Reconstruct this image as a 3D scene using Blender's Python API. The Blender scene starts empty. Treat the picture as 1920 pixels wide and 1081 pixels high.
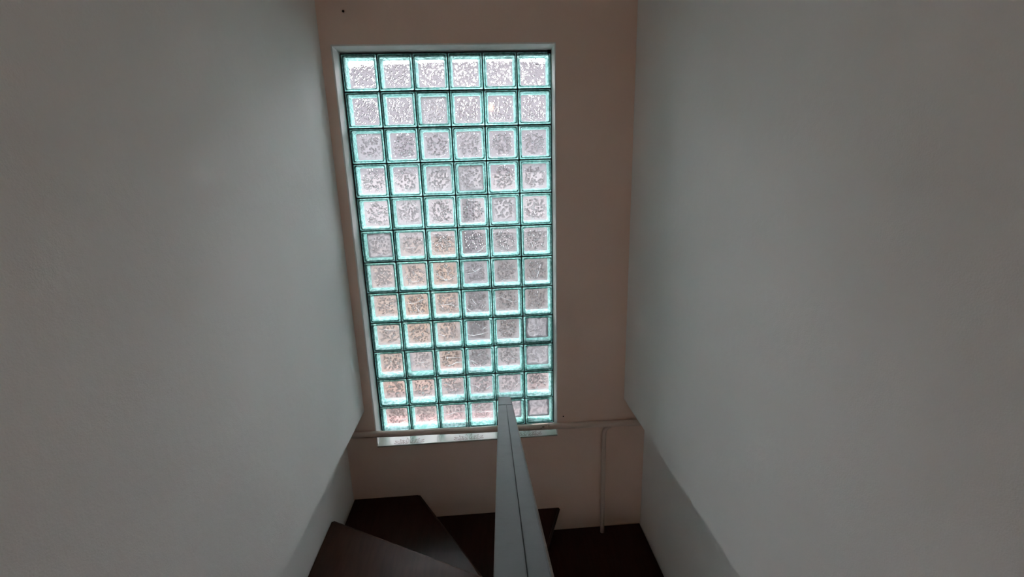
import bpy, bmesh, math, random
from mathutils import Vector, Matrix, noise as mnoise

random.seed(7)
scene = bpy.context.scene
COL = scene.collection

# ------------------------------------------------------------------ camera
CAM = Vector((0.158, -2.798, 1.692))
YAW, PITCH, ROLL, FPX = 0.062, 0.244, -0.030, 830.0
cy_, sy_ = math.cos(YAW), math.sin(YAW)
fwd = Vector((sy_ * math.cos(PITCH), cy_ * math.cos(PITCH), -math.sin(PITCH)))
rgt = Vector((cy_, -sy_, 0)); up = rgt.cross(fwd)
r2 = math.cos(ROLL) * rgt + math.sin(ROLL) * up
u2 = -math.sin(ROLL) * rgt + math.cos(ROLL) * up
cam_data = bpy.data.cameras.new('camera')
cam_data.sensor_width = 36.0
cam_data.lens = FPX * 36.0 / 1920.0
cam_data.clip_start = 0.02
cam = bpy.data.objects.new('camera', cam_data)
cam.matrix_world = Matrix.Translation(CAM) @ Matrix((r2, u2, -fwd)).transposed().to_4x4()
COL.objects.link(cam)
scene.camera = cam

# ------------------------------------------------------------------ sky, exposure
SKY = 27.0
world = bpy.data.worlds.new('overcast_sky')
scene.world = world
world.use_nodes = True
wt = world.node_tree
wt.nodes.clear()
wo = wt.nodes.new('ShaderNodeOutputWorld')
wb = wt.nodes.new('ShaderNodeBackground')
wc = wt.nodes.new('ShaderNodeTexCoord')
ws = wt.nodes.new('ShaderNodeSeparateXYZ')
wm = wt.nodes.new('ShaderNodeMapRange')          # overcast sky: (1 + 2 sin(elevation)) / 3
wm.inputs['From Min'].default_value = 0.0
wm.inputs['From Max'].default_value = 1.0
wm.inputs['To Min'].default_value = 0.75
wm.inputs['To Max'].default_value = 1.35
wn = wt.nodes.new('ShaderNodeMath'); wn.operation = 'MULTIPLY'
wn.inputs[1].default_value = SKY
wt.links.new(wc.outputs['Generated'], ws.inputs[0])
wt.links.new(ws.outputs['Z'], wm.inputs['Value'])
wt.links.new(wm.outputs[0], wn.inputs[0])
wt.links.new(wn.outputs[0], wb.inputs['Strength'])
wb.inputs['Color'].default_value = (0.985, 0.935, 0.975, 1)
wt.links.new(wb.outputs[0], wo.inputs['Surface'])

vs = scene.view_settings
vs.view_transform = 'Standard'
vs.look = 'None'
vs.gamma = 1.0
vs.use_curve_mapping = False
vs.exposure = 0.38
scene.cycles.max_bounces = 9
scene.cycles.use_adaptive_sampling = False
scene.cycles.diffuse_bounces = 6
scene.cycles.transmission_bounces = 8
scene.cycles.transparent_max_bounces = 16
scene.cycles.sample_clamp_indirect = 40.0


# ------------------------------------------------------------------ node helpers
def lin(r, g, b):
    def f(c):
        c /= 255.0
        return c / 12.92 if c <= 0.04045 else ((c + 0.055) / 1.055) ** 2.4
    return (f(r), f(g), f(b), 1.0)


class NT:
    def __init__(self, name):
        self.m = bpy.data.materials.new(name)
        self.m.use_nodes = True
        self.t = self.m.node_tree
        self.t.nodes.clear()
        self.out = self.t.nodes.new('ShaderNodeOutputMaterial')

    def n(self, kind, **kw):
        nd = self.t.nodes.new('ShaderNode' + kind)
        for k, v in kw.items():
            if hasattr(nd, k):
                setattr(nd, k, v)
        return nd

    def put(self, sock, v):
        if isinstance(v, bpy.types.NodeSocket):
            self.t.links.new(v, sock)
        else:
            if hasattr(sock.default_value, '__len__') and not hasattr(v, '__len__'):
                v = [v] * len(sock.default_value)
            if hasattr(v, '__len__') and len(v) == 3 and len(sock.default_value) == 4:
                v = (*v, 1.0)
            sock.default_value = v

    def math(self, op, a, b=0.0, c=0.0, clamp=False):
        nd = self.n('Math', operation=op, use_clamp=clamp)
        self.put(nd.inputs[0], a); self.put(nd.inputs[1], b)
        if len(nd.inputs) > 2:
            self.put(nd.inputs[2], c)
        return nd.outputs[0]

    def ramp(self, v, a, b, lo=0.0, hi=1.0, smooth=True):
        nd = self.n('MapRange')
        nd.interpolation_type = 'SMOOTHSTEP' if smooth else 'LINEAR'
        self.put(nd.inputs['Value'], v)
        self.put(nd.inputs['From Min'], a); self.put(nd.inputs['From Max'], b)
        self.put(nd.inputs['To Min'], lo); self.put(nd.inputs['To Max'], hi)
        return nd.outputs[0]

    def mixc(self, f, a, b):
        nd = self.n('Mix', data_type='RGBA')
        self.put(nd.inputs['Factor'], f)
        self.put(nd.inputs[6], a); self.put(nd.inputs[7], b)
        return nd.outputs[2]

    def mixs(self, f, a, b):
        nd = self.n('MixShader')
        self.put(nd.inputs[0], f)
        self.t.links.new(a, nd.inputs[1]); self.t.links.new(b, nd.inputs[2])
        return nd.outputs[0]

    def noise(self, vec, scale, detail=3.0, rough=0.55):
        nd = self.n('TexNoise')
        self.t.links.new(vec, nd.inputs['Vector'])
        nd.inputs['Scale'].default_value = scale
        nd.inputs['Detail'].default_value = detail
        nd.inputs['Roughness'].default_value = rough
        return nd.outputs[0]

    def coord(self, which='Object'):
        return self.n('TexCoord').outputs[which]

    def bump(self, h, strength=0.3, dist=0.01):
        nd = self.n('Bump')
        self.put(nd.inputs['Height'], h)
        nd.inputs['Strength'].default_value = strength
        nd.inputs['Distance'].default_value = dist
        return nd.outputs[0]

    def principled(self, color, rough=0.6, normal=None, spec=0.5, metallic=0.0):
        nd = self.n('BsdfPrincipled')
        self.put(nd.inputs['Base Color'], color)
        self.put(nd.inputs['Roughness'], rough)
        self.put(nd.inputs['Metallic'], metallic)
        self.put(nd.inputs['Specular IOR Level'], spec)
        if normal is not None:
            self.t.links.new(normal, nd.inputs['Normal'])
        return nd.outputs[0]

    def done(self, shader):
        self.t.links.new(shader, self.out.inputs['Surface'])
        return self.m


def mat_paint(name, a, b, rough=0.75, grain=0.25, spec=0.3, mottling=1.6):
    N = NT(name)
    P = N.coord('Object')
    big = N.noise(P, mottling, 2.0)
    c = N.mixc(N.ramp(big, 0.35, 0.68), a, b)
    fine = N.noise(P, 260.0, 1.0)
    mid = N.noise(P, 35.0, 1.0)
    h = N.math('ADD', N.math('MULTIPLY', fine, 0.5), mid)
    return N.done(N.principled(c, rough, N.bump(h, grain, 0.004), spec))


WHITE_WALL = mat_paint('white_wall_paint', (0.87, 0.865, 0.85), (0.84, 0.835, 0.82))
PINK_WALL = mat_paint('pink_beige_wall_paint', (0.89, 0.72, 0.635), (0.86, 0.69, 0.605), grain=0.18)
WHITE_REVEAL = mat_paint('white_reveal_paint', (0.86, 0.87, 0.85), (0.80, 0.81, 0.79), mottling=9.0)
PIPE_PAINT = mat_paint('painted_pipe_paint', (0.74, 0.62, 0.55), (0.70, 0.58, 0.51), rough=0.45, grain=0.08, spec=0.5)
REAR_PAINT = mat_paint('cream_rear_paint', (0.80, 0.60, 0.40), (0.77, 0.57, 0.38))
CEILING_PAINT = mat_paint('ceiling_paint', (0.84, 0.76, 0.67), (0.81, 0.73, 0.64))


def mat_wood(name, a, b, rough=0.38):
    N = NT(name)
    P = N.coord('Object')
    mp = N.n('Mapping')
    mp.inputs['Scale'].default_value = (14.0, 1.6, 6.0)
    N.t.links.new(P, mp.inputs['Vector'])
    g = N.noise(mp.outputs[0], 3.0, 6.0, 0.6)
    c = N.mixc(N.ramp(g, 0.35, 0.7), a, b)
    rr = N.ramp(N.noise(P, 6.0), 0.3, 0.7, rough - 0.06, rough + 0.12)
    return N.done(N.principled(c, rr, N.bump(g, 0.08, 0.003), 0.17))


STAIR_WOOD = mat_wood('dark_stair_wood', (0.034, 0.012, 0.008), (0.022, 0.0075, 0.005))
STAIR_WOOD_LIGHT = mat_wood('brown_stair_wood', (0.045, 0.018, 0.010), (0.030, 0.0115, 0.007), 0.45)  # lighter copy of the stair wood; reflected light put into the colour
NOSING_WOOD = mat_wood('nosing_highlight_wood', (0.075, 0.038, 0.026), (0.05, 0.024, 0.016), 0.4)  # paler tone stands for the highlight along the tread edge
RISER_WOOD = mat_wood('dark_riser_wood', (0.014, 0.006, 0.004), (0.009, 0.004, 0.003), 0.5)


def mat_grey_rail():
    N = NT('grey_rail_paint')
    P = N.coord('Object')
    sm = N.ramp(N.noise(P, 22.0, 5.0, 0.7), 0.50, 0.72)
    wide = N.noise(P, 4.0, 3.0)
    base = N.mixc(N.ramp(wide, 0.3, 0.7), (0.145, 0.163, 0.178), (0.118, 0.133, 0.146))
    c = N.mixc(N.math('MULTIPLY', sm, 0.45), base, (0.10, 0.115, 0.125))
    return N.done(N.principled(c, 0.5, N.bump(N.noise(P, 60.0, 4.0), 0.12, 0.002), 0.4))


GREY_RAIL = mat_grey_rail()
RAIL_CORE = mat_paint('rail_core_paint', (0.20, 0.165, 0.14), (0.15, 0.12, 0.10), rough=0.6, mottling=30.0)
SEAM_DARK = mat_paint('dark_seam', (0.035, 0.04, 0.045), (0.025, 0.03, 0.03), rough=0.8)
MORTAR = mat_paint('dark_mortar', (0.035, 0.04, 0.045), (0.022, 0.03, 0.033), rough=0.9, mottling=40.0)
TILE = mat_paint('mint_white_tile_glaze', (0.40, 0.43, 0.38), (0.37, 0.40, 0.355), rough=0.25, grain=0.02, spec=0.5)
TILE_PRINT = mat_paint('brown_tile_print', (0.10, 0.085, 0.06), (0.15, 0.12, 0.09), rough=0.3, grain=0.02)
GROUT = mat_paint('sill_grout', (0.55, 0.50, 0.43), (0.45, 0.40, 0.34), rough=0.9)
BLACK = mat_paint('black_gap', (0.01, 0.01, 0.01), (0.015, 0.012, 0.01), rough=0.9)


# ------------------------------------------------------------------ glass materials
def mat_pane_bubbles():
    """Pressed pane of a glass block: clear glass with bubble relief, hazy towards its border."""
    N = NT('bubbled_pane_glass')
    P = N.coord('Object')
    info = N.n('ObjectInfo')
    off = N.n('CombineXYZ')
    N.put(off.inputs[0], N.math('MULTIPLY', info.outputs['Random'], 31.0))
    N.put(off.inputs[2], N.math('MULTIPLY', info.outputs['Random'], 17.0))
    add = N.n('VectorMath', operation='ADD')
    N.t.links.new(P, add.inputs[0]); N.t.links.new(off.outputs[0], add.inputs[1])
    flat = N.n('VectorMath', operation='MULTIPLY')
    N.t.links.new(add.outputs[0], flat.inputs[0]); flat.inputs[1].default_value = (1, 0, 1)
    V = flat.outputs[0]
    vor = N.n('TexVoronoi', feature='F1')
    vor.voronoi_dimensions = '3D'
    N.t.links.new(V, vor.inputs['Vector'])
    vor.inputs['Scale'].default_value = 72.0
    vor.inputs['Randomness'].default_value = 0.9
    dome = N.ramp(vor.outputs['Distance'], 0.06, 0.52, 1.0, 0.0)
    sep = N.n('SeparateXYZ'); N.t.links.new(P, sep.inputs[0])
    ax = N.math('ABSOLUTE', sep.outputs['X']); az = N.math('ABSOLUTE', sep.outputs['Z'])
    sq = N.math('MAXIMUM', ax, az)
    rad = N.math('SQRT', N.math('ADD', N.math('MULTIPLY', ax, ax), N.math('MULTIPLY', az, az)))
    wob = N.noise(V, 26.0, 0.0)
    rr = N.math('ADD', N.math('ADD', N.math('MULTIPLY', rad, 0.55), N.math('MULTIPLY', sq, 0.5)),
                N.math('MULTIPLY', N.math('SUBTRACT', wob, 0.5), 0.035))
    field = N.ramp(rr, 0.055, 0.078, 1.0, 0.0)
    rl = N.n('Attribute'); rl.attribute_type = 'OBJECT'; rl.attribute_name = 'relief'
    nrm = N.bump(N.math('MULTIPLY', N.math('MULTIPLY', dome, field), rl.outputs['Fac']), 1.0, 0.026)
    # dark refraction painted into the tint as a skirt round every bubble
    dist = vor.outputs['Distance']
    skirt = N.math('MULTIPLY', N.math('MULTIPLY', N.ramp(dist, 0.22, 0.40), N.ramp(dist, 0.46, 0.62, 1.0, 0.0)), field)
    tint = N.mixc(N.math('MULTIPLY', skirt, 0.9), (0.965, 0.965, 0.975, 1), (0.40, 0.39, 0.40, 1))
    g = N.n('BsdfGlass')
    N.put(g.inputs['Color'], tint)
    g.inputs['Roughness'].default_value = 0.03
    g.inputs['IOR'].default_value = 1.5
    N.t.links.new(nrm, g.inputs['Normal'])
    tr = N.n('BsdfTransparent'); N.put(tr.inputs['Color'], tint)
    body = N.mixs(0.62, g.outputs[0], tr.outputs[0])
    bub = N.n('BsdfTranslucent'); bub.inputs['Color'].default_value = (0.15, 0.148, 0.15, 1)
    N.t.links.new(nrm, bub.inputs['Normal'])
    core = N.math('MULTIPLY', N.ramp(dist, 0.08, 0.34, 1.0, 0.0), field)  # sparkle of each bubble put in as a pale translucent core
    body = N.mixs(N.math('MULTIPLY', core, N.math('MULTIPLY', N.math('ADD', rl.outputs['Fac'], 0.15), 0.5), clamp=True), body, bub.outputs[0])
    fr = N.n('BsdfTranslucent'); fr.inputs['Color'].default_value = (0.095, 0.098, 0.101, 1)
    at = N.n('Attribute'); at.attribute_type = 'OBJECT'; at.attribute_name = 'frost'
    edge = N.ramp(N.math('ADD', sq, N.math('MULTIPLY', N.math('SUBTRACT', wob, 0.5), 0.03)), 0.052, 0.074)
    amount = N.math('ADD', N.math('MULTIPLY', at.outputs['Fac'], 0.62),
                    N.math('MULTIPLY', edge, N.math('ADD', N.math('MULTIPLY', at.outputs['Fac'], 0.5), 0.10)), clamp=True)
    N.t.links.new(nrm, fr.inputs['Normal'])
    return N.done(N.mixs(amount, body, fr.outputs[0]))


def mat_clear_pane():
    N = NT('clear_front_pane_glass')
    tr = N.n('BsdfTransparent'); tr.inputs['Color'].default_value = (0.975, 0.985, 0.985, 1)
    gl = N.n('BsdfGlossy'); gl.inputs['Roughness'].default_value = 0.04
    N.put(gl.inputs['Color'], (0.9, 0.95, 0.95, 1))
    fr = N.n('Fresnel'); fr.inputs['IOR'].default_value = 1.35
    hz = N.n('BsdfTranslucent'); hz.inputs['Color'].default_value = (0.90, 0.93, 0.94, 1)
    haze = 0.014  # share of haze added to spread window light sideways
    return N.done(N.mixs(fr.outputs[0], N.mixs(haze, tr.outputs[0], hz.outputs[0]), gl.outputs[0]))


def mat_teal_rim():
    N = NT('teal_block_glass')
    P = N.coord('Object')
    info = N.n('ObjectInfo')
    off = N.n('VectorMath', operation='ADD')
    cmb = N.n('CombineXYZ')
    N.put(cmb.inputs[0], N.math('MULTIPLY', info.outputs['Random'], 23.0))
    N.t.links.new(P, off.inputs[0]); N.t.links.new(cmb.outputs[0], off.inputs[1])
    w = N.noise(off.outputs[0], 46.0, 1.5, 0.7)
    col = N.mixc(N.ramp(w, 0.40, 0.62), (0.14, 0.32, 0.30), (0.42, 0.60, 0.60))
    tl = N.n('BsdfTranslucent'); N.put(tl.inputs['Color'], col)
    df = N.n('BsdfDiffuse'); N.put(df.inputs['Color'], col)
    nb = N.bump(w, 0.35, 0.003)
    gs = N.n('BsdfGlass'); gs.inputs['Roughness'].default_value = 0.05; gs.inputs['IOR'].default_value = 1.45
    N.put(gs.inputs['Color'], (0.72, 0.97, 0.93, 1)); N.t.links.new(nb, gs.inputs['Normal'])
    tr = N.n('BsdfTransparent'); N.put(tr.inputs['Color'], (0.70, 0.96, 0.92, 1))
    a = N.mixs(0.60, tl.outputs[0], df.outputs[0])
    b = N.mixs(0.8, gs.outputs[0], tr.outputs[0])
    return N.done(N.mixs(0.45, a, b))


def mat_crack():
    N = NT('white_glass_crack')
    tl = N.n('BsdfTranslucent'); tl.inputs['Color'].default_value = (0.5, 0.5, 0.5, 1)
    df = N.n('BsdfDiffuse'); df.inputs['Color'].default_value = (0.95, 0.95, 0.95, 1)
    return N.done(N.mixs(0.4, tl.outputs[0], df.outputs[0]))


PANE = mat_pane_bubbles()
FRONT = mat_clear_pane()
RIM = mat_teal_rim()
CRACK = mat_crack()
GROOVE = mat_paint('dark_teal_groove', (0.045, 0.12, 0.115), (0.09, 0.21, 0.20), rough=0.2, mottling=40.0)  # dark refraction line of the rim, painted on the groove faces


# ------------------------------------------------------------------ mesh helpers
def obj(name, bm_or_me, mat, parent=None, smooth=False):
    if isinstance(bm_or_me, bmesh.types.BMesh):
        bmesh.ops.recalc_face_normals(bm_or_me, faces=bm_or_me.faces)
        me = bpy.data.meshes.new(name)
        bm_or_me.to_mesh(me); bm_or_me.free()
    else:
        me = bm_or_me
    if mat is not None and not me.materials:
        me.materials.append(mat)
    if smooth:
        for p in me.polygons:
            p.use_smooth = True
    o = bpy.data.objects.new(name, me)
    COL.objects.link(o)
    if parent is not None:
        o.parent = parent
    return o


def empty(name, loc=(0, 0, 0)):
    o = bpy.data.objects.new(name, None)
    o.location = loc
    COL.objects.link(o)
    return o


def tag(o, label=None, cat=None, group=None, kind=None):
    for k, v in (('label', label), ('category', cat), ('group', group), ('kind', kind)):
        if v:
            o[k] = v
    return o


def box(bm, x0, x1, y0, y1, z0, z1, bevel=0.0):
    r = bmesh.ops.create_cube(bm, size=1.0)
    v = r['verts']
    for q in v:
        q.co = Vector(((x0 + x1) / 2 + q.co.x * (x1 - x0), (y0 + y1) / 2 + q.co.y * (y1 - y0), (z0 + z1) / 2 + q.co.z * (z1 - z0)))
    if bevel:
        ed = {e for q in v for e in q.link_edges}
        bmesh.ops.bevel(bm, geom=list(ed), offset=bevel, segments=2, affect='EDGES', profile=0.5)
    return bm


def prism(bm, pts, z0, z1, bevel=0.0):
    lo = [bm.verts.new((x, y, z0)) for x, y in pts]
    hi = [bm.verts.new((x, y, z1)) for x, y in pts]
    n = len(pts)
    bm.faces.new(lo[::-1]); top = bm.faces.new(hi)
    for i in range(n):
        bm.faces.new((lo[i], lo[(i + 1) % n], hi[(i + 1) % n], hi[i]))
    if bevel:
        bmesh.ops.bevel(bm, geom=list(top.edges), offset=bevel, segments=2, affect='EDGES')
    return bm


def tube(bm, pts, radii, seg=16, caps=True):
    pts = [Vector(p) for p in pts]
    if not hasattr(radii, '__len__'):
        radii = [radii] * len(pts)
    rings = []
    ref = None
    for i, p in enumerate(pts):
        d = (pts[min(i + 1, len(pts) - 1)] - pts[max(i - 1, 0)]).normalized()
        if ref is None:
            ref = Vector((0, 0, 1)) if abs(d.z) < 0.9 else Vector((0, 1, 0))
        a = d.cross(ref).normalized(); b = a.cross(d).normalized(); ref = b
        rings.append([bm.verts.new(p + radii[i] * (math.cos(t) * a + math.sin(t) * b))
                      for t in (2 * math.pi * k / seg for k in range(seg))])
    for r0, r1 in zip(rings, rings[1:]):
        for k in range(seg):
            bm.faces.new((r0[k], r0[(k + 1) % seg], r1[(k + 1) % seg], r1[k]))
    if caps:
        bm.faces.new(rings[0][::-1]); bm.faces.new(rings[-1])
    return bm


def rounded_loop(h, r, seg=4):
    out = []
    for cx, cz, a0 in ((1, 1, 0), (-1, 1, 90), (-1, -1, 180), (1, -1, 270)):
        for k in range(seg + 1):
            a = math.radians(a0 + 90 * k / seg)
            out.append((cx * (h - r) + r * math.cos(a), cz * (h - r) + r * math.sin(a)))
    return out


# ------------------------------------------------------------------ room shell
YW = -0.11                      # face of the window wall
XL_UP, XL_LO = -0.670, -0.812   # left wall: upper part stands proud of the lower part
XR_UP, XR_LO = 1.066, 1.220
Z_LEDGE_L, Z_LEDGE_R = 0.226, 0.200
Y_REAR, Z_CEIL, Z_FLOOR = -5.2, 3.05, -2.4

bm = bmesh.new()
WX0, WX1, WZ0, WZ1 = -0.614, 0.608, -0.03, 2.416       # opening
for a in ((-1.2, WX0, Z_FLOOR, Z_CEIL), (WX1, 1.6, Z_FLOOR, Z_CEIL), (WX0, WX1, Z_FLOOR, WZ0), (WX0, WX1, WZ1, Z_CEIL)):
    box(bm, a[0], a[1], YW, 0.12, a[2], a[3])
bmesh.ops.remove_doubles(bm, verts=bm.verts, dist=1e-5)
tag(obj('wall_window', bm, PINK_WALL), 'pink beige plaster wall around the glass block window', kind='structure')


RW = (-4.80, -4.30, 1.95, 2.60)       # unseen fill-light window added in the left wall behind the viewer


RW3 = (-4.5, -3.9, -1.8, -0.8)        # second unseen fill-light opening, added in the lower right wall


def side_wall(name, sgn, xu, xl, zl, label, hole=None):
    """Profile extruded along y: upper part proud of the lower one, with a hand-worked lower arris."""
    bm = bmesh.new()
    out = sgn * 1.6 if sgn > 0 else -1.2
    ys = [YW - i * 0.06 for i in range(85)]
    y_end = hole[1] if hole else Y_REAR
    ys = [y for y in ys if y > y_end] + [y_end]
    rows = []
    for y in ys:
        j = mnoise.noise(Vector((sgn * 9.1, y * 5.0, 0))) * 0.004 + mnoise.noise(Vector((sgn * 3.3, y * 17.0, 0))) * 0.0025
        w = mnoise.noise(Vector((sgn * 2.0, y * 0.8, 4))) * 0.004
        prof = [(xu + w, Z_CEIL), (xu + w, zl + 0.35), (xu + w, zl + 0.012 + j), (xu + sgn * 0.008, zl + j), (xl, zl + 0.006), (xl, Z_FLOOR), (out, Z_FLOOR), (out, Z_CEIL)]
        rows.append([bm.verts.new((x, y, z)) for x, z in prof])
    n = len(rows[0])
    for a, b in zip(rows, rows[1:]):
        for k in range(n):
            bm.faces.new((a[k], a[(k + 1) % n], b[(k + 1) % n], b[k]))
    bm.faces.new(rows[0]); bm.faces.new(rows[-1][::-1])
    if hole:
        lo, hi = min(xu, out), max(xu, out)
        for (y0, y1, z0, z1) in ((hole[0], hole[1], Z_FLOOR, hole[2]), (hole[0], hole[1], hole[3], Z_CEIL), (Y_REAR, hole[0], Z_FLOOR, Z_CEIL)):
            box(bm, lo, hi, y0, y1, z0, z1)
    return tag(obj(name, bm, WHITE_WALL), label, kind='structure')


side_wall('wall_left', -1, XL_UP, XL_LO, Z_LEDGE_L, 'white painted wall left of the stairs, its lower part set back', RW)
side_wall('wall_right', 1, XR_UP, XR_LO, Z_LEDGE_R, 'white painted wall right of the stairs, its lower part set back', RW3)
bm = box(bmesh.new(), -1.2, 1.6, Y_REAR - 0.15, Y_REAR, Z_FLOOR, Z_CEIL)
tag(obj('wall_rear', bm, REAR_PAINT), 'cream wall behind the viewer', kind='structure')
bm = box(bmesh.new(), -1.2, 1.6, Y_REAR - 0.15, 0.12, Z_CEIL, Z_CEIL + 0.15)
tag(obj('ceiling', bm, CEILING_PAINT), 'off-white ceiling over the stairwell', kind='structure')
bm = box(bmesh.new(), -1.2, 1.6, Y_REAR - 0.15, 0.12, Z_FLOOR - 0.15, Z_FLOOR)
tag(obj('floor', bm, RISER_WOOD), 'dark floor at the foot of the stairs', kind='structure')

# ------------------------------------------------------------------ window
win = tag(empty('window_1', (0, 0, 0)), 'tall window of seventy-two teal glass blocks in the pink wall', kind='structure')

# white plaster lining of the opening
for nm, a in (('reveal_lining', (WX0 - 0.001, WX0 + 0.008, YW - 0.002, 0.115, WZ0, WZ1)),
              ('reveal_lining', (WX1 - 0.006, WX1 + 0.001, YW - 0.002, 0.115, WZ0, WZ1)),
              ('reveal_lining', (WX0, WX1, YW - 0.002, 0.115, WZ1 - 0.008, WZ1 + 0.001))):
    o = obj(nm, box(bmesh.new(), *a, bevel=0.002), WHITE_REVEAL, win)
    o['label'] = 'white plastered side of the window recess'

# glass block: shared meshes
B = 0.0965
loops = [(B, 0.006, 0.010), (0.0945, 0.007, 0.0), (0.0900, 0.010, -0.001), (0.0888, 0.012, 0.0035), (0.0864, 0.012, 0.0035),
         (0.0850, 0.012, 0.000), (0.0825, 0.012, 0.006), (0.0795, 0.011, 0.034), (0.0765, 0.010, 0.070), (0.0800, 0.010, 0.079), (B, 0.006, 0.079)]
bm = bmesh.new()
rings = [[bm.verts.new((x, y, z)) for x, z in rounded_loop(h, r)] for h, r, y in loops]
for i, (a, b) in enumerate(zip(rings, rings[1:] + rings[:1])):
    for k in range(len(a)):
        f = bm.faces.new((a[k], a[(k + 1) % len(a)], b[(k + 1) % len(a)], b[k]))
        f.material_index = 1 if i in (2, 3) else 0
bmesh.ops.recalc_face_normals(bm, faces=bm.faces)
RIM_ME = bpy.data.meshes.new('glass_block'); bm.to_mesh(RIM_ME); bm.free(); RIM_ME.materials.append(RIM); RIM_ME.materials.append(GROOVE)


def plate(name, h, r, y0, y1, mat):
    bm = bmesh.new()
    f = [bm.verts.new((x, y0, z)) for x, z in rounded_loop(h, r)]
    b = [bm.verts.new((x, y1, z)) for x, z in rounded_loop(h, r)]
    bm.faces.new(f); bm.faces.new(b[::-1])
    for k in range(len(f)):
        bm.faces.new((f[k], f[(k + 1) % len(f)], b[(k + 1) % len(f)], b[k]))
    bmesh.ops.recalc_face_normals(bm, faces=bm.faces)
    me = bpy.data.meshes.new(name); bm.to_mesh(me); bm.free(); me.materials.append(mat)
    return me


FRONT_ME = plate('front_pane', 0.0842, 0.012, 0.004, 0.008, FRONT)
PANE_ME = plate('bubbled_pane', 0.0772, 0.010, 0.064, 0.070, PANE)

FROST = [[.08, .18, .12, .14, .18, .08], [.06, .12, .50, .08, .14, .14], [.42, .06, .18, .28, .14, .18], [.08, .12, .42, .66, .02, .32],
         [.06, .36, .08, .08, .52, .08], [.72, .30, .10, .06, .22, .16], [.42, .28, .14, .30, .18, .10], [.26, .10, .18, .18, .12, .08],
         [.26, .12, .20, .18, .12, .88], [.14, .52, .10, .24, .28, .74], [.10, .18, .30, .30, .42, .12], [.08, .12, .26, .26, .75, .90]]

RELIEF = [0.8, 0.9, 1.0, 1.0, 0.9, 0.5, 0.30, 0.24, 0.24, 0.24, 0.22, 0.10]   # lower rows scatter less sky and get dimmer painted sparkle

CRACKS = {  # (row, column) -> polylines, u to the right and v down, 0..1 over the block
    (5, 2): [[(.58, .08), (.66, .24), (.85, .36)], [(.7, .12), (.8, .3)]],
    (6, 2): [[(.15, .62), (.4, .63), (.7, .61)]],
    (6, 3): [[(.05, .68), (.14, .78), (.26, .96)], [(.6, .38), (.78, .42)]],
    (6, 4): [[(.58, .88), (.74, .82), (.84, .68), (.93, .64)]],
    (6, 5): [[(.1, .36), (.24, .3), (.4, .18)]],
    (7, 1): [[(.33, .82), (.37, .95)]],
    (7, 2): [[(.36, .22), (.48, .38), (.6, .56)], [(.30, .36), (.24, .5), (.12, .62)], [(.22, .68), (.42, .77), (.66, .74)]],
    (7, 3): [[(.05, .44), (.2, .5), (.32, .64), (.5, .76), (.64, .75), (.93, .58)]],
    (7, 4): [[(.08, .56), (.34, .52), (.56, .42), (.8, .3)], [(.36, .36), (.5, .5)]],
    (7, 6): [[(.68, .3), (.6, .56), (.52, .8)]],
    (8, 1): [[(.45, .5), (.7, .45), (.97, .42)]],
    (8, 2): [[(.1, .46), (.45, .43), (.7, .34), (.95, .31)], [(.2, .3), (.38, .52)], [(.46, .6), (.56, .74), (.7, .86)], [(.72, .08), (.78, .26)]],
    (8, 3): [[(.14, .52), (.42, .56), (.62, .55), (.92, .68)], [(.26, .55), (.34, .7)]],
    (8, 4): [[(.3, .4), (.46, .62)], [(.08, .74), (.22, .86), (.42, .94)], [(.74, .76), (.84, .64)]],
    (8, 5): [[(.1, .36), (.34, .4), (.62, .52), (.7, .56)], [(.36, .08), (.44, .16), (.38, .26)]],
    (9, 1): [[(.18, .26), (.5, .32), (.92, .38)]],
    (9, 3): [[(.1, .6), (.2, .62), (.34, .68)]],
    (9, 4): [[(.08, .68), (.3, .72), (.6, .68), (.86, .6)], [(.66, .5), (.74, .42), (.86, .36)]],
    (10, 2): [[(.2, .66), (.45, .6), (.74, .56)], [(.5, .64), (.68, .76)]],
    (10, 3): [[(.3, .42), (.55, .44), (.95, .48)], [(.36, .78), (.5, .76)], [(.5, .76), (.72, .66), (.96, .66)]],
    (10, 4): [[(.05, .56), (.18, .66), (.3, .84)], [(.14, .6), (.34, .74), (.52, .86)]],
    (10, 5): [[(.46, .16), (.6, .1), (.72, .12)], [(.5, .2), (.62, .1)], [(.62, .62), (.8, .66)]],
    (11, 3): [[(.08, .3), (.2, .34), (.36, .5), (.52, .56), (.6, .6)], [(.66, .12), (.86, .28)]],
    (11, 4): [[(.06, .52), (.26, .56), (.42, .68), (.5, .86)], [(.5, .12), (.7, .26), (.84, .4)], [(.66, .74), (.8, .66), (.94, .58)]],
    (11, 5): [[(.42, .16), (.6, .2), (.76, .14)], [(.56, .9), (.74, .7), (.9, .5)]],
    (12, 1): [[(.62, .72), (.78, .70), (.96, .64)]],
    (12, 3): [[(.04, .62), (.28, .6), (.66, .5), (.96, .54)]],
    (12, 4): [[(.24, .42), (.34, .3), (.44, .14)], [(.34, .34), (.44, .26)], [(.04, .58), (.4, .6), (.92, .58)]],
    (9, 2): [[(.1, .1), (.16, .04)]],
    (4, 2): [[(.42, .98), (.44, .7)]],
}


def crack_mesh(lines):
    bm = bmesh.new()
    for ln in lines:
        P = [((u - 0.5) * 0.172, (0.5 - v) * 0.172) for u, v in ln]
        fine = []
        for (x0, z0), (x1, z1) in zip(P, P[1:]):
            for k in range(5):
                t = k / 5
                fine.append((x0 + (x1 - x0) * t + random.uniform(-1, 1) * 0.0013, z0 + (z1 - z0) * t + random.uniform(-1, 1) * 0.0016))
        fine.append(P[-1])
        n = len(fine)
        rad = [0.0021 * (0.25 + 0.75 * math.sin(math.pi * (i + 0.6) / (n + 0.2)) * random.uniform(0.6, 1.2)) for i in range(n)]
        tube(bm, [(x, 0.0605, z) for x, z in fine], rad, seg=6)
    return bm


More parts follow.
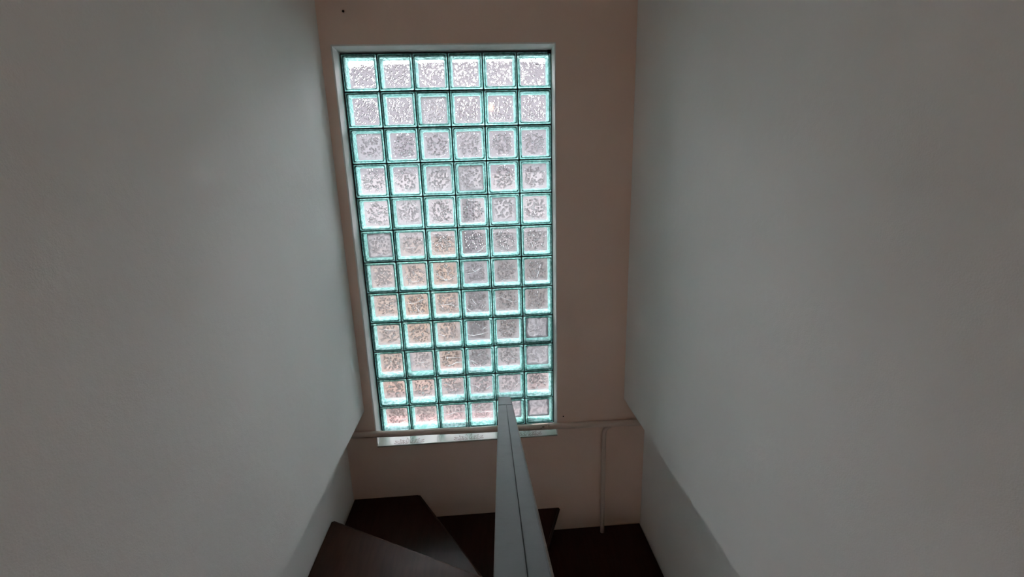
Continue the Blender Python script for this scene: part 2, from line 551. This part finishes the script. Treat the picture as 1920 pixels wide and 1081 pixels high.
for r in range(12):
    for c in range(6):
        b = obj('glass_block', RIM_ME, None, win)
        b.location = (-0.5 + 0.2 * c + random.uniform(-.0006, .0006), random.uniform(-.0015, .0015), 2.3 - 0.2 * r + random.uniform(-.0006, .0006))
        b.rotation_euler = (0, random.uniform(-.006, .006), 0)
        obj('front_pane', FRONT_ME, None, b)
        p = obj('bubbled_pane', PANE_ME, None, b)
        p['frost'] = FROST[r][c]
        p['relief'] = RELIEF[r] * random.uniform(0.85, 1.15)
        if (r + 1, c + 1) in CRACKS:
            k = obj('crack', crack_mesh(CRACKS[(r + 1, c + 1)]), CRACK, b)
            k['label'] = 'white crack across the glass'

# mortar joints between the blocks
for i in range(7):
    x = -0.6 + 0.2 * i
    w = 0.0032 if 0 < i < 6 else 0.0036
    obj('mortar_joint', box(bmesh.new(), x - w, x + w, 0.006, 0.074, 0.0, 2.4), MORTAR, win)
for j in range(13):
    z = 2.4 - 0.2 * j
    w = 0.0036
    obj('mortar_joint', box(bmesh.new(), -0.6, 0.6, 0.005, 0.075, z - w, z + w), MORTAR, win)
for i in range(1, 6):            # the little dark spacer crosses at the corners
    for j in range(1, 12):
        bm = bmesh.new()
        s = random.uniform(0.006, 0.0095)
        prism(bm, [(s, 0), (0, s), (-s, 0), (0, -s)], 0.0, 0.008)
        o = obj('spacer', bm, MORTAR, win)
        o.rotation_euler = (math.radians(90), 0, 0)
        o.location = (-0.6 + 0.2 * i, 0.0075, 2.4 - 0.2 * j)
# gap at the top right corner of the opening
o = obj('mortar_gap', box(bmesh.new(), 0.578, 0.600, -0.004, 0.004, 2.386, 2.406, 0.002), BLACK, win)
o['label'] = 'black gap in the mortar'

# unseen casements added to bring fill daylight into the stairwell
N = NT('white_plastic'); WHITE_PLASTIC = N.done(N.principled((0.75, 0.73, 0.70), 0.4))
N = NT('clear_casement_glass')
_t = N.n('BsdfTransparent'); _t.inputs['Color'].default_value = (0.95, 0.96, 0.96, 1)
_g = N.n('BsdfGlossy'); _g.inputs['Roughness'].default_value = 0.03
_f = N.n('Fresnel'); _f.inputs['IOR'].default_value = 1.3
CASEMENT = N.done(N.mixs(_f.outputs[0], _t.outputs[0], _g.outputs[0]))
def casement(name, x, R, label):
    w = tag(empty(name, (x, (R[0] + R[1]) / 2, R[2])), label, kind='structure')
    ym = (R[0] + R[1]) / 2
    for a in ((R[0], R[0] + .04, R[2], R[3]), (R[1] - .04, R[1], R[2], R[3]), (R[0], R[1], R[2], R[2] + .04), (R[0], R[1], R[3] - .04, R[3]), (ym - .025, ym + .025, R[2], R[3])):
        bm = box(bmesh.new(), x - .025, x + .025, a[0], a[1], a[2], a[3], 0.004)
        bmesh.ops.translate(bm, verts=bm.verts, vec=-w.location)
        obj('frame_bar', bm, WHITE_PLASTIC, w)
    for a in ((R[0] + .035, ym - .02), (ym + .02, R[1] - .035)):
        bm = box(bmesh.new(), x - .003, x + .003, a[0], a[1], R[2] + .035, R[3] - .035)
        bmesh.ops.translate(bm, verts=bm.verts, vec=-w.location)
        obj('pane', bm, CASEMENT, w)


casement('fill_window_2', -1.05, RW, 'unseen fill-light window added in the left wall behind the viewer')
casement('fill_window_3', 1.45, RW3, 'unseen fill-light window added in the lower hall')

# ------------------------------------------------------------------ tiled sill
sill = tag(empty('trim_1', (0, -0.12, -0.026)), 'window sill of white floral tiles below the glass blocks', kind='structure')
SILL_Y0, SILL_Y1 = -0.124, 0.0
SZ0, SZ1 = -0.018, -0.004


def sill_z(y):
    return SZ0 + (SZ1 - SZ0) * (y - SILL_Y0) / (SILL_Y1 - SILL_Y0)


def local(bm, o):
    bmesh.ops.translate(bm, verts=bm.verts, vec=-o.location)
    return bm


bm = box(bmesh.new(), WX0 + 0.006, WX1 - 0.004, SILL_Y0 + 0.003, 0.0, -0.0295, -0.0195)
obj('sill_bed', local(bm, sill), GROUT, sill)


def ribbon(bm, pts, w):
    """Thin raised glaze line on the sloping sill surface."""
    P = [Vector((x, y, sill_z(y) + 0.0004)) for x, y in pts]
    L, R = [], []
    for i, p in enumerate(P):
        d = (P[min(i + 1, len(P) - 1)] - P[max(i - 1, 0)]); d.z = 0; d.normalize()
        n = Vector((-d.y, d.x, 0)) * w
        L.append(bm.verts.new(p + n)); R.append(bm.verts.new(p - n))
    for i in range(len(P) - 1):
        bm.faces.new((L[i], L[i + 1], R[i + 1], R[i]))


def leaf(bm, ox, oy, ang, length, wid, lw=0.0017):
    ca, sa = math.cos(ang), math.sin(ang)
    for s in (1, -1):
        pts = []
        for k in range(9):
            t = k / 8
            a, b = t * length, s * wid * math.sin(math.pi * t) ** 0.9
            x, y = ox + a * ca - b * sa, oy + a * sa + b * ca
            if SILL_Y0 + 0.003 < y < SILL_Y1 - 0.004:
                pts.append((x, y))
        if len(pts) > 1:
            ribbon(bm, pts, lw)


for k in range(6):
    x0, x1 = -0.6 + 0.2 * k, -0.4 + 0.2 * k
    if k == 0: x0 = WX0 + 0.008
    if k == 5: x1 = WX1 - 0.002
    bm = bmesh.new()
    pr = [(SILL_Y0, SZ0 - 0.008), (SILL_Y0, SZ0), (SILL_Y1, SZ1), (SILL_Y1, SZ0 - 0.008)]
    a = [bm.verts.new((x0 + 0.0009, y, z)) for y, z in pr]
    b = [bm.verts.new((x1 - 0.0009, y, z)) for y, z in pr]
    bm.faces.new(a); bm.faces.new(b[::-1])
    for q in range(4):
        bm.faces.new((a[q], a[(q + 1) % 4], b[(q + 1) % 4], b[q]))
    t = obj('sill_tile', local(bm, sill), TILE, sill)
    # printed motif: half a flower towards every other joint, lines towards the others
    bm = bmesh.new()
    fj = (-0.4, 0.0, 0.4)[k // 2]
    sg = -1 if fj > (x0 + x1) / 2 else 1
    oy = SILL_Y0 + 0.008
    for ang, ln, wd, off in ((12, .05, .006, .052), (34, .06, .007, .048), (58, .055, .006, .036), (20, .034, .004, .018), (52, .05, .006, .014), (80, .06, .006, .008)):
        A = math.radians(ang)
        leaf(bm, fj + sg * off, oy, A if sg > 0 else math.pi - A, ln, wd)
    ej = fj + sg * 0.2
    for dx in (0.006, 0.013):
        if abs(ej) < 0.55:
            ribbon(bm, [(ej - sg * dx, SILL_Y0 + 0.003), (ej - sg * (dx + .003), SILL_Y1 - 0.004)], 0.0009)
    obj('flower_print', local(bm, sill), TILE_PRINT, t)['label'] = 'brown line drawing of leaves'

# ------------------------------------------------------------------ staircase
RISE = 0.1885
Z2 = -0.4234
ZT = lambda n: Z2 + (n - 2) * RISE        # top of tread n
NW = (0.228, -1.075)                      # newel, where the winders meet
stairs = tag(empty('staircase', (0.2, -1.0, Z_FLOOR)), 'dark brown wooden winder staircase turning below the window', 'stairs')
TH = 0.036
GAP = 0.004


def add_tread(pts, n, mat=None, edge=None):
    bm = prism(bmesh.new(), pts, ZT(n) - TH, ZT(n), 0.005)
    t = obj('tread', local(bm, stairs), mat or STAIR_WOOD, stairs)
    if edge:                       # rounded lip along the front edge, its highlight painted as lighter wood
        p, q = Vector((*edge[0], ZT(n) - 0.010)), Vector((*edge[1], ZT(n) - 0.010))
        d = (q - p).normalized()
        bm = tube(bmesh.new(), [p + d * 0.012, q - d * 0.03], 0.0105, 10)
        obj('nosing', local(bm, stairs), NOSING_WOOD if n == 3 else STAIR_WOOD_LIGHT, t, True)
    return t


def add_riser(p, q, n, inset=0.028):
    """Board under the nosing p-q of tread n, standing on the tread below."""
    p, q = Vector(p), Vector(q)
    d = (q - p).normalized()
    nrm = Vector((d.y, -d.x))
    p = p + d * 0.04
    a, b = p + nrm * inset, q + nrm * inset
    c, e = q + nrm * (inset + 0.018), p + nrm * (inset + 0.018)
    bm = prism(bmesh.new(), [tuple(a), tuple(b), tuple(c), tuple(e)], ZT(n - 1), ZT(n) - TH)
    return obj('riser', local(bm, stairs), RISER_WOOD, stairs)


yb = YW - 0.001
xl, xr = XL_LO + 0.006, XR_LO - 0.006
# winders (n = 0 .. 3), counted upwards from right to left
n1 = ((0.616, yb), NW)
n2 = ((-0.371, yb), NW)
n3 = ((xl, -0.525), NW)
n0 = ((xr, -0.66), NW)
add_tread([n0[0], (xr, yb), (0.52, yb), (NW[0], NW[1] + 0.02), NW], 0)
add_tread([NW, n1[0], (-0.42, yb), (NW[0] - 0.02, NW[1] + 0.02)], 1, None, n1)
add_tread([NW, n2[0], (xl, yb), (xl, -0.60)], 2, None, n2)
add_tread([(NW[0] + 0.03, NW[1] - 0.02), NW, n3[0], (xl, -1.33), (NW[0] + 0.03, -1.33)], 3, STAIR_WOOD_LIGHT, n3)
add_riser(n1[0], n1[1], 1)
add_riser((n2[0][0] + 0.0, n2[0][1]), n2[1], 2)
add_riser((n3[0][0] + 0.02, n3[0][1]), n3[1], 3)
add_riser(n0[0], NW, 0)
# straight flight up towards the viewer on the left
YS = -1.25
for n in range(4, 9):
    y0 = YS - (n - 4) * 0.285
    x0 = xl if ZT(n) < 0.2 else XL_UP + 0.008
    if n < 8:
        add_tread([(x0, y0), (x0, y0 - 0.315), (NW[0] + 0.005, y0 - 0.315), (NW[0] + 0.005, y0)], n)
    add_riser((x0, y0), (NW[0] + 0.005, y0), n)
Y8 = YS - 4 * 0.285
# straight flight down on the right
for n in range(-1, -8, -1):
    y0 = -0.86 - (-1 - n) * 0.285
    zt = ZT(n)
    add_tread([(NW[0] + 0.04, y0 + 0.32 if n < -1 else y0 + 0.19), (NW[0] + 0.04, y0 - 0.03), (xr, y0 - 0.03), (xr, y0 + 0.30)], n)
# upper landing (behind and below the viewer)
bm = prism(bmesh.new(), [(XL_UP + 0.006, Y8), (XL_UP + 0.006, Y_REAR + 0.003), (XR_UP - 0.006, Y_REAR + 0.003), (XR_UP - 0.006, -3.6), (NW[0] + 0.005, -3.6), (NW[0] + 0.005, Y8)], ZT(8) - 0.12, ZT(8))
obj('landing', local(bm, stairs), STAIR_WOOD, stairs)

# ------------------------------------------------------------------ grey hand rail
A0 = Vector((0.220, -1.02, 0.757))       # centre of the top at the window end
A1 = Vector((0.179, -2.50, 1.357))       # and at the viewer's end
HW = 0.0255
rail = tag(empty('handrail', (A0.x, A0.y, ZT(1))), 'worn grey metal handrail sloping down towards the window', 'handrail')
ax = (A1 - A0); LEN = ax.length; ax = ax / LEN
sx = Vector((ax.y * -1, ax.x, 0)).normalized()
if sx.x < 0: sx = -sx
nz = sx.cross(ax)
if nz.z < 0: nz = -nz


def rail_box(bm, t0, t1, s0, s1, h0, h1, bevel=0.0):
    r = bmesh.ops.create_cube(bm, size=1.0)
    v = r['verts']
    for q in v:
        t = t0 + (q.co.x + .5) * (t1 - t0); s = s0 + (q.co.y + .5) * (s1 - s0); h = h0 + (q.co.z + .5) * (h1 - h0)
        q.co = A0 + ax * t + sx * s + nz * h
    if bevel:
        bmesh.ops.bevel(bm, geom=list({e for q in v for e in q.link_edges}), offset=bevel, segments=2, affect='EDGES')
    return bm


TJ = 0.29       # joint between the short end plate and the long plates
SS = 0.0045     # lengthwise seam
o = obj('end_plate', local(rail_box(bmesh.new(), 0, TJ - 0.0009, -HW, HW, -0.006, 0, 0.0015), rail), GREY_RAIL, rail)
o = obj('cover_plate', local(rail_box(bmesh.new(), TJ + 0.0009, LEN, -HW, SS - 0.0007, -0.006, 0, 0.0012), rail), GREY_RAIL, rail)
o = obj('cover_plate', local(rail_box(bmesh.new(), TJ + 0.0009, LEN, SS + 0.0007, HW, -0.006, 0, 0.0012), rail), GREY_RAIL, rail)
o = obj('rail_core', local(rail_box(bmesh.new(), 0.002, LEN, -HW - 0.0006, HW + 0.0028, -0.042, -0.0045, 0.002), rail), RAIL_CORE, rail)
o['label'] = 'brownish core under the grey plates'
o = obj('seam_filler', local(rail_box(bmesh.new(), TJ - 0.001, LEN, SS - 0.002, SS + 0.002, -0.005, -0.0008), rail), SEAM_DARK, rail)


def post(t, zb, w=0.018, nm='post'):
    top = A0 + ax * t + nz * -0.038
    bm = box(bmesh.new(), top.x - w, top.x + w, top.y - w, top.y + w, zb, top.z + 0.012, 0.002)
    obj(nm, local(bm, rail), GREY_RAIL, rail)


post(0.115, ZT(3), 0.019, 'newel_post')
post(LEN - 0.06, ZT(8), 0.019)
for k, t in enumerate((0.40, 0.80, 1.20)):
    yk = (A0 + ax * t).y
    n = 3 if yk > YS else 4 + int((YS - yk) / 0.285)
    post(t, ZT(n), 0.008, 'baluster')

# ------------------------------------------------------------------ pipes on the window wall
PR = 0.0205
pz0, pz1 = 0.079, 0.044
py_ = YW - PR - 0.003
pipe = tag(empty('water_pipe', (0.2, py_, pz0)), 'pink painted pipe running across the wall in front of the sill', 'pipe')
xa, xb = XL_LO + 0.002, XR_LO - 0.002
pz = lambda x: pz0 + (pz1 - pz0) * (x - XL_UP) / (XR_UP - XL_UP)
XC = 0.545


def pipe_pts(x0, x1, n=14, sag=0.0012):
    return [(x0 + (x1 - x0) * k / n, py_, pz(x0 + (x1 - x0) * k / n) + sag * math.sin(k * 1.3)) for k in range(n + 1)]


obj('pipe_length', local(tube(bmesh.new(), pipe_pts(xa, XC), PR, 20), pipe), PIPE_PAINT, pipe, True)
obj('pipe_length', local(tube(bmesh.new(), pipe_pts(XC, xb), PR * 1.04, 20), pipe), PIPE_PAINT, pipe, True)
obj('coupling_ring', local(tube(bmesh.new(), [(XC - 0.004, py_, pz(XC)), (XC + 0.004, py_, pz(XC))], PR * 1.10, 20), pipe), PIPE_PAINT, pipe, True)
STAIN = mat_paint('brown_stain', (0.16, 0.09, 0.06), (0.22, 0.13, 0.09), rough=0.8)
for x, a, s in ((0.505, 0.5, 0.010), (0.490, 0.1, 0.005), (0.525, 0.8, 0.004)):
    c = Vector((x, py_ - PR * math.cos(a) * 1.01, pz(x) + PR * math.sin(a) * 1.01))
    bm = bmesh.new()
    bmesh.ops.create_icosphere(bm, subdivisions=2, radius=1.0)
    for v in bm.verts:
        v.co = Vector((v.co.x * s, v.co.y * 0.0016, v.co.z * s * 0.4))
    bmesh.ops.rotate(bm, verts=bm.verts, cent=(0, 0, 0), matrix=Matrix.Rotation(-a, 3, 'X'))
    bmesh.ops.translate(bm, verts=bm.verts, vec=c)
    obj('paint_chip', local(bm, pipe), STAIN, pipe, True)['label'] = 'brown chip in the pipe paint'

bx = 0.928
pts = []
for k in range(8):
    t = k / 7 * math.pi / 2
    pts.append((bx + 0.045 * (1 - math.sin(t)) , py_ + 0.004, pz(bx) - 0.022 - 0.06 * (1 - math.cos(t))))
pts = pts[::1]
pts += [(bx - 0.002, py_ - 0.004, -0.15), (bx - 0.004, py_ - 0.014, -0.35), (bx - 0.007, py_ - 0.028, -0.6), (bx - 0.010, py_ - 0.042, ZT(0) + 0.006)]
drop = tag(obj('drop_pipe', tube(bmesh.new(), pts, 0.0150, 16), PIPE_PAINT, None, True),
           'thin pink painted pipe dropping from the wall pipe to the stair', 'pipe')

# small nail and specks on the walls
def nail(name, loc, r, label):
    bm = bmesh.new()
    tube(bm, [(0, 0.002, 0), (0, -0.006, 0)], r * 0.5, 8)
    tube(bm, [(0, -0.005, 0), (0, -0.0075, 0)], [r, r * 0.8], 10)
    o = obj(name, bm, BLACK)
    o.location = loc
    return tag(o, label, 'nail')


nail('nail', (-0.527, YW, 2.575), 0.0065, 'small dark nail in the pink wall above the window')
nail('nail', (0.648, YW, 0.112), 0.005, 'tiny dark nail just above the pipe, right of the window')

# ------------------------------------------------------------------ ceiling lamp behind the viewer (its glow shows in the glass)
LX, LY, LZ = 0.36, -4.1, 2.70
lamp = tag(empty('ceiling_lamp', (LX, LY, Z_CEIL)), 'bare warm light bulb on a short cord behind the viewer', 'lamp')
N = NT('warm_bulb_glow')
em = N.n('Emission'); em.inputs['Color'].default_value = (1.0, 0.40, 0.16, 1); em.inputs['Strength'].default_value = 45.0
BULB = N.done(em.outputs[0])
obj('canopy', local(tube(bmesh.new(), [(LX, LY, Z_CEIL), (LX, LY, Z_CEIL - 0.02), (LX, LY, Z_CEIL - 0.03)], [0.05, 0.048, 0.015], 24), lamp), WHITE_PLASTIC, lamp, True)
obj('cord', local(tube(bmesh.new(), [(LX, LY, Z_CEIL - 0.02), (LX, LY, LZ + 0.09)], 0.004, 8), lamp), WHITE_PLASTIC, lamp, True)
obj('socket', local(tube(bmesh.new(), [(LX, LY, LZ + 0.10), (LX, LY, LZ + 0.04)], [0.016, 0.019], 16), lamp), WHITE_PLASTIC, lamp, True)
bp = [(0.0395 - 0.0, .012), (.03, .016), (.01, .029), (-.008, .032), (-.024, .025), (-.031, .012), (-.033, .001)]
obj('bulb', local(tube(bmesh.new(), [(LX, LY, LZ + h) for h, _ in bp], [r for _, r in bp], 20), lamp), BULB, lamp, True)

# ------------------------------------------------------------------ what lies outside, seen blurred through the blocks
def plain(name, a, b, rough=0.85, sc=3.0):
    return mat_paint(name, a, b, rough=rough, mottling=sc)


SALMON = plain('salmon_terrace_tiles', (0.0318, 0.0148, 0.0123), (0.0276, 0.0127, 0.0106))
TAN = plain('tan_render', (0.0391, 0.0254, 0.0142), (0.0335, 0.0209, 0.0115), sc=0.8)
GREY_TAN = plain('grey_render', (0.0117, 0.0098, 0.0081), (0.0098, 0.0081, 0.0068), sc=0.8)
MAUVE = plain('mauve_grey_roof', (0.0052, 0.0037, 0.0038), (0.0043, 0.0031, 0.0032), sc=0.8)
YARD = plain('yard_paving', (0.0098, 0.0082, 0.0066), (0.0082, 0.0071, 0.0057), sc=0.5)
PALE = plain('pale_lilac_render', (0.0201, 0.0186, 0.0211), (0.0176, 0.0164, 0.0184), sc=0.5)

bm = box(bmesh.new(), -60, 60, -60, 120, -3.6, -3.4)
tag(obj('ground', bm, YARD), 'brownish yard outside the window', kind='structure')
bm = box(bmesh.new(), -3.2, 3.2, 0.125, 2.02, -1.15, -1.0)
tag(obj('terrace', bm, SALMON), 'salmon pink terrace outside below the window', kind='structure')


def house(name, x0, x1, y0, y1, zt, ridge, wall, roof, label, holes):
    h = tag(empty(name, ((x0 + x1) / 2, y0, -3.4)), label, 'building', 'blurred houses outside the window')
    obj('wall', local(box(bmesh.new(), x0, x1, y0, y1, -3.4, zt), h), wall, h)
    bm = bmesh.new()
    e = 0.15
    ym = (y0 + y1) / 2
    P = [(x0 - e, y0 - e, zt), (x1 + e, y0 - e, zt), (x1 + e, ym, ridge), (x0 - e, ym, ridge), (x0 - e, y1 + e, zt), (x1 + e, y1 + e, zt)]
    V = [bm.verts.new(p) for p in P]
    for f in ((0, 1, 2, 3), (3, 2, 5, 4), (0, 3, 4), (1, 5, 2), (0, 4, 5, 1)):
        bm.faces.new([V[i] for i in f])
    obj('roof', local(bm, h), roof, h)
    for (a, b, c, d) in holes:
        w = obj('window', local(box(bmesh.new(), a, b, y0 - 0.04, y0 + 0.02, c, d, 0.01), h), WHITE_PLASTIC, h)
        obj('pane', local(box(bmesh.new(), a + .07, b - .07, y0 - 0.05, y0 - 0.03, c + .07, d - .07), h), MAUVE, w)
    return h


house('neighbour_house', -9.0, -0.5, 7.5, 13.5, 0.45, 1.9, TAN, MAUVE, 'tan house outside, blurred behind the left glass blocks', [(-7.2, -6.2, -1.6, -0.5)])
house('neighbour_house', 0.1, 8.0, 8.2, 14.2, 0.40, 1.85, GREY_TAN, MAUVE, 'grey brown house outside, blurred behind the right glass blocks', [(3.6, 4.6, -1.6, -0.5)])
house('apartment_building', -14.0, 14.0, 17.0, 25.0, 8.5, 9.0, PALE, MAUVE, 'pale lilac building outside, blurred behind the upper glass blocks', [(-12 + 3 * k, -10.8 + 3 * k, -0.5, 0.7) for k in range(8)])
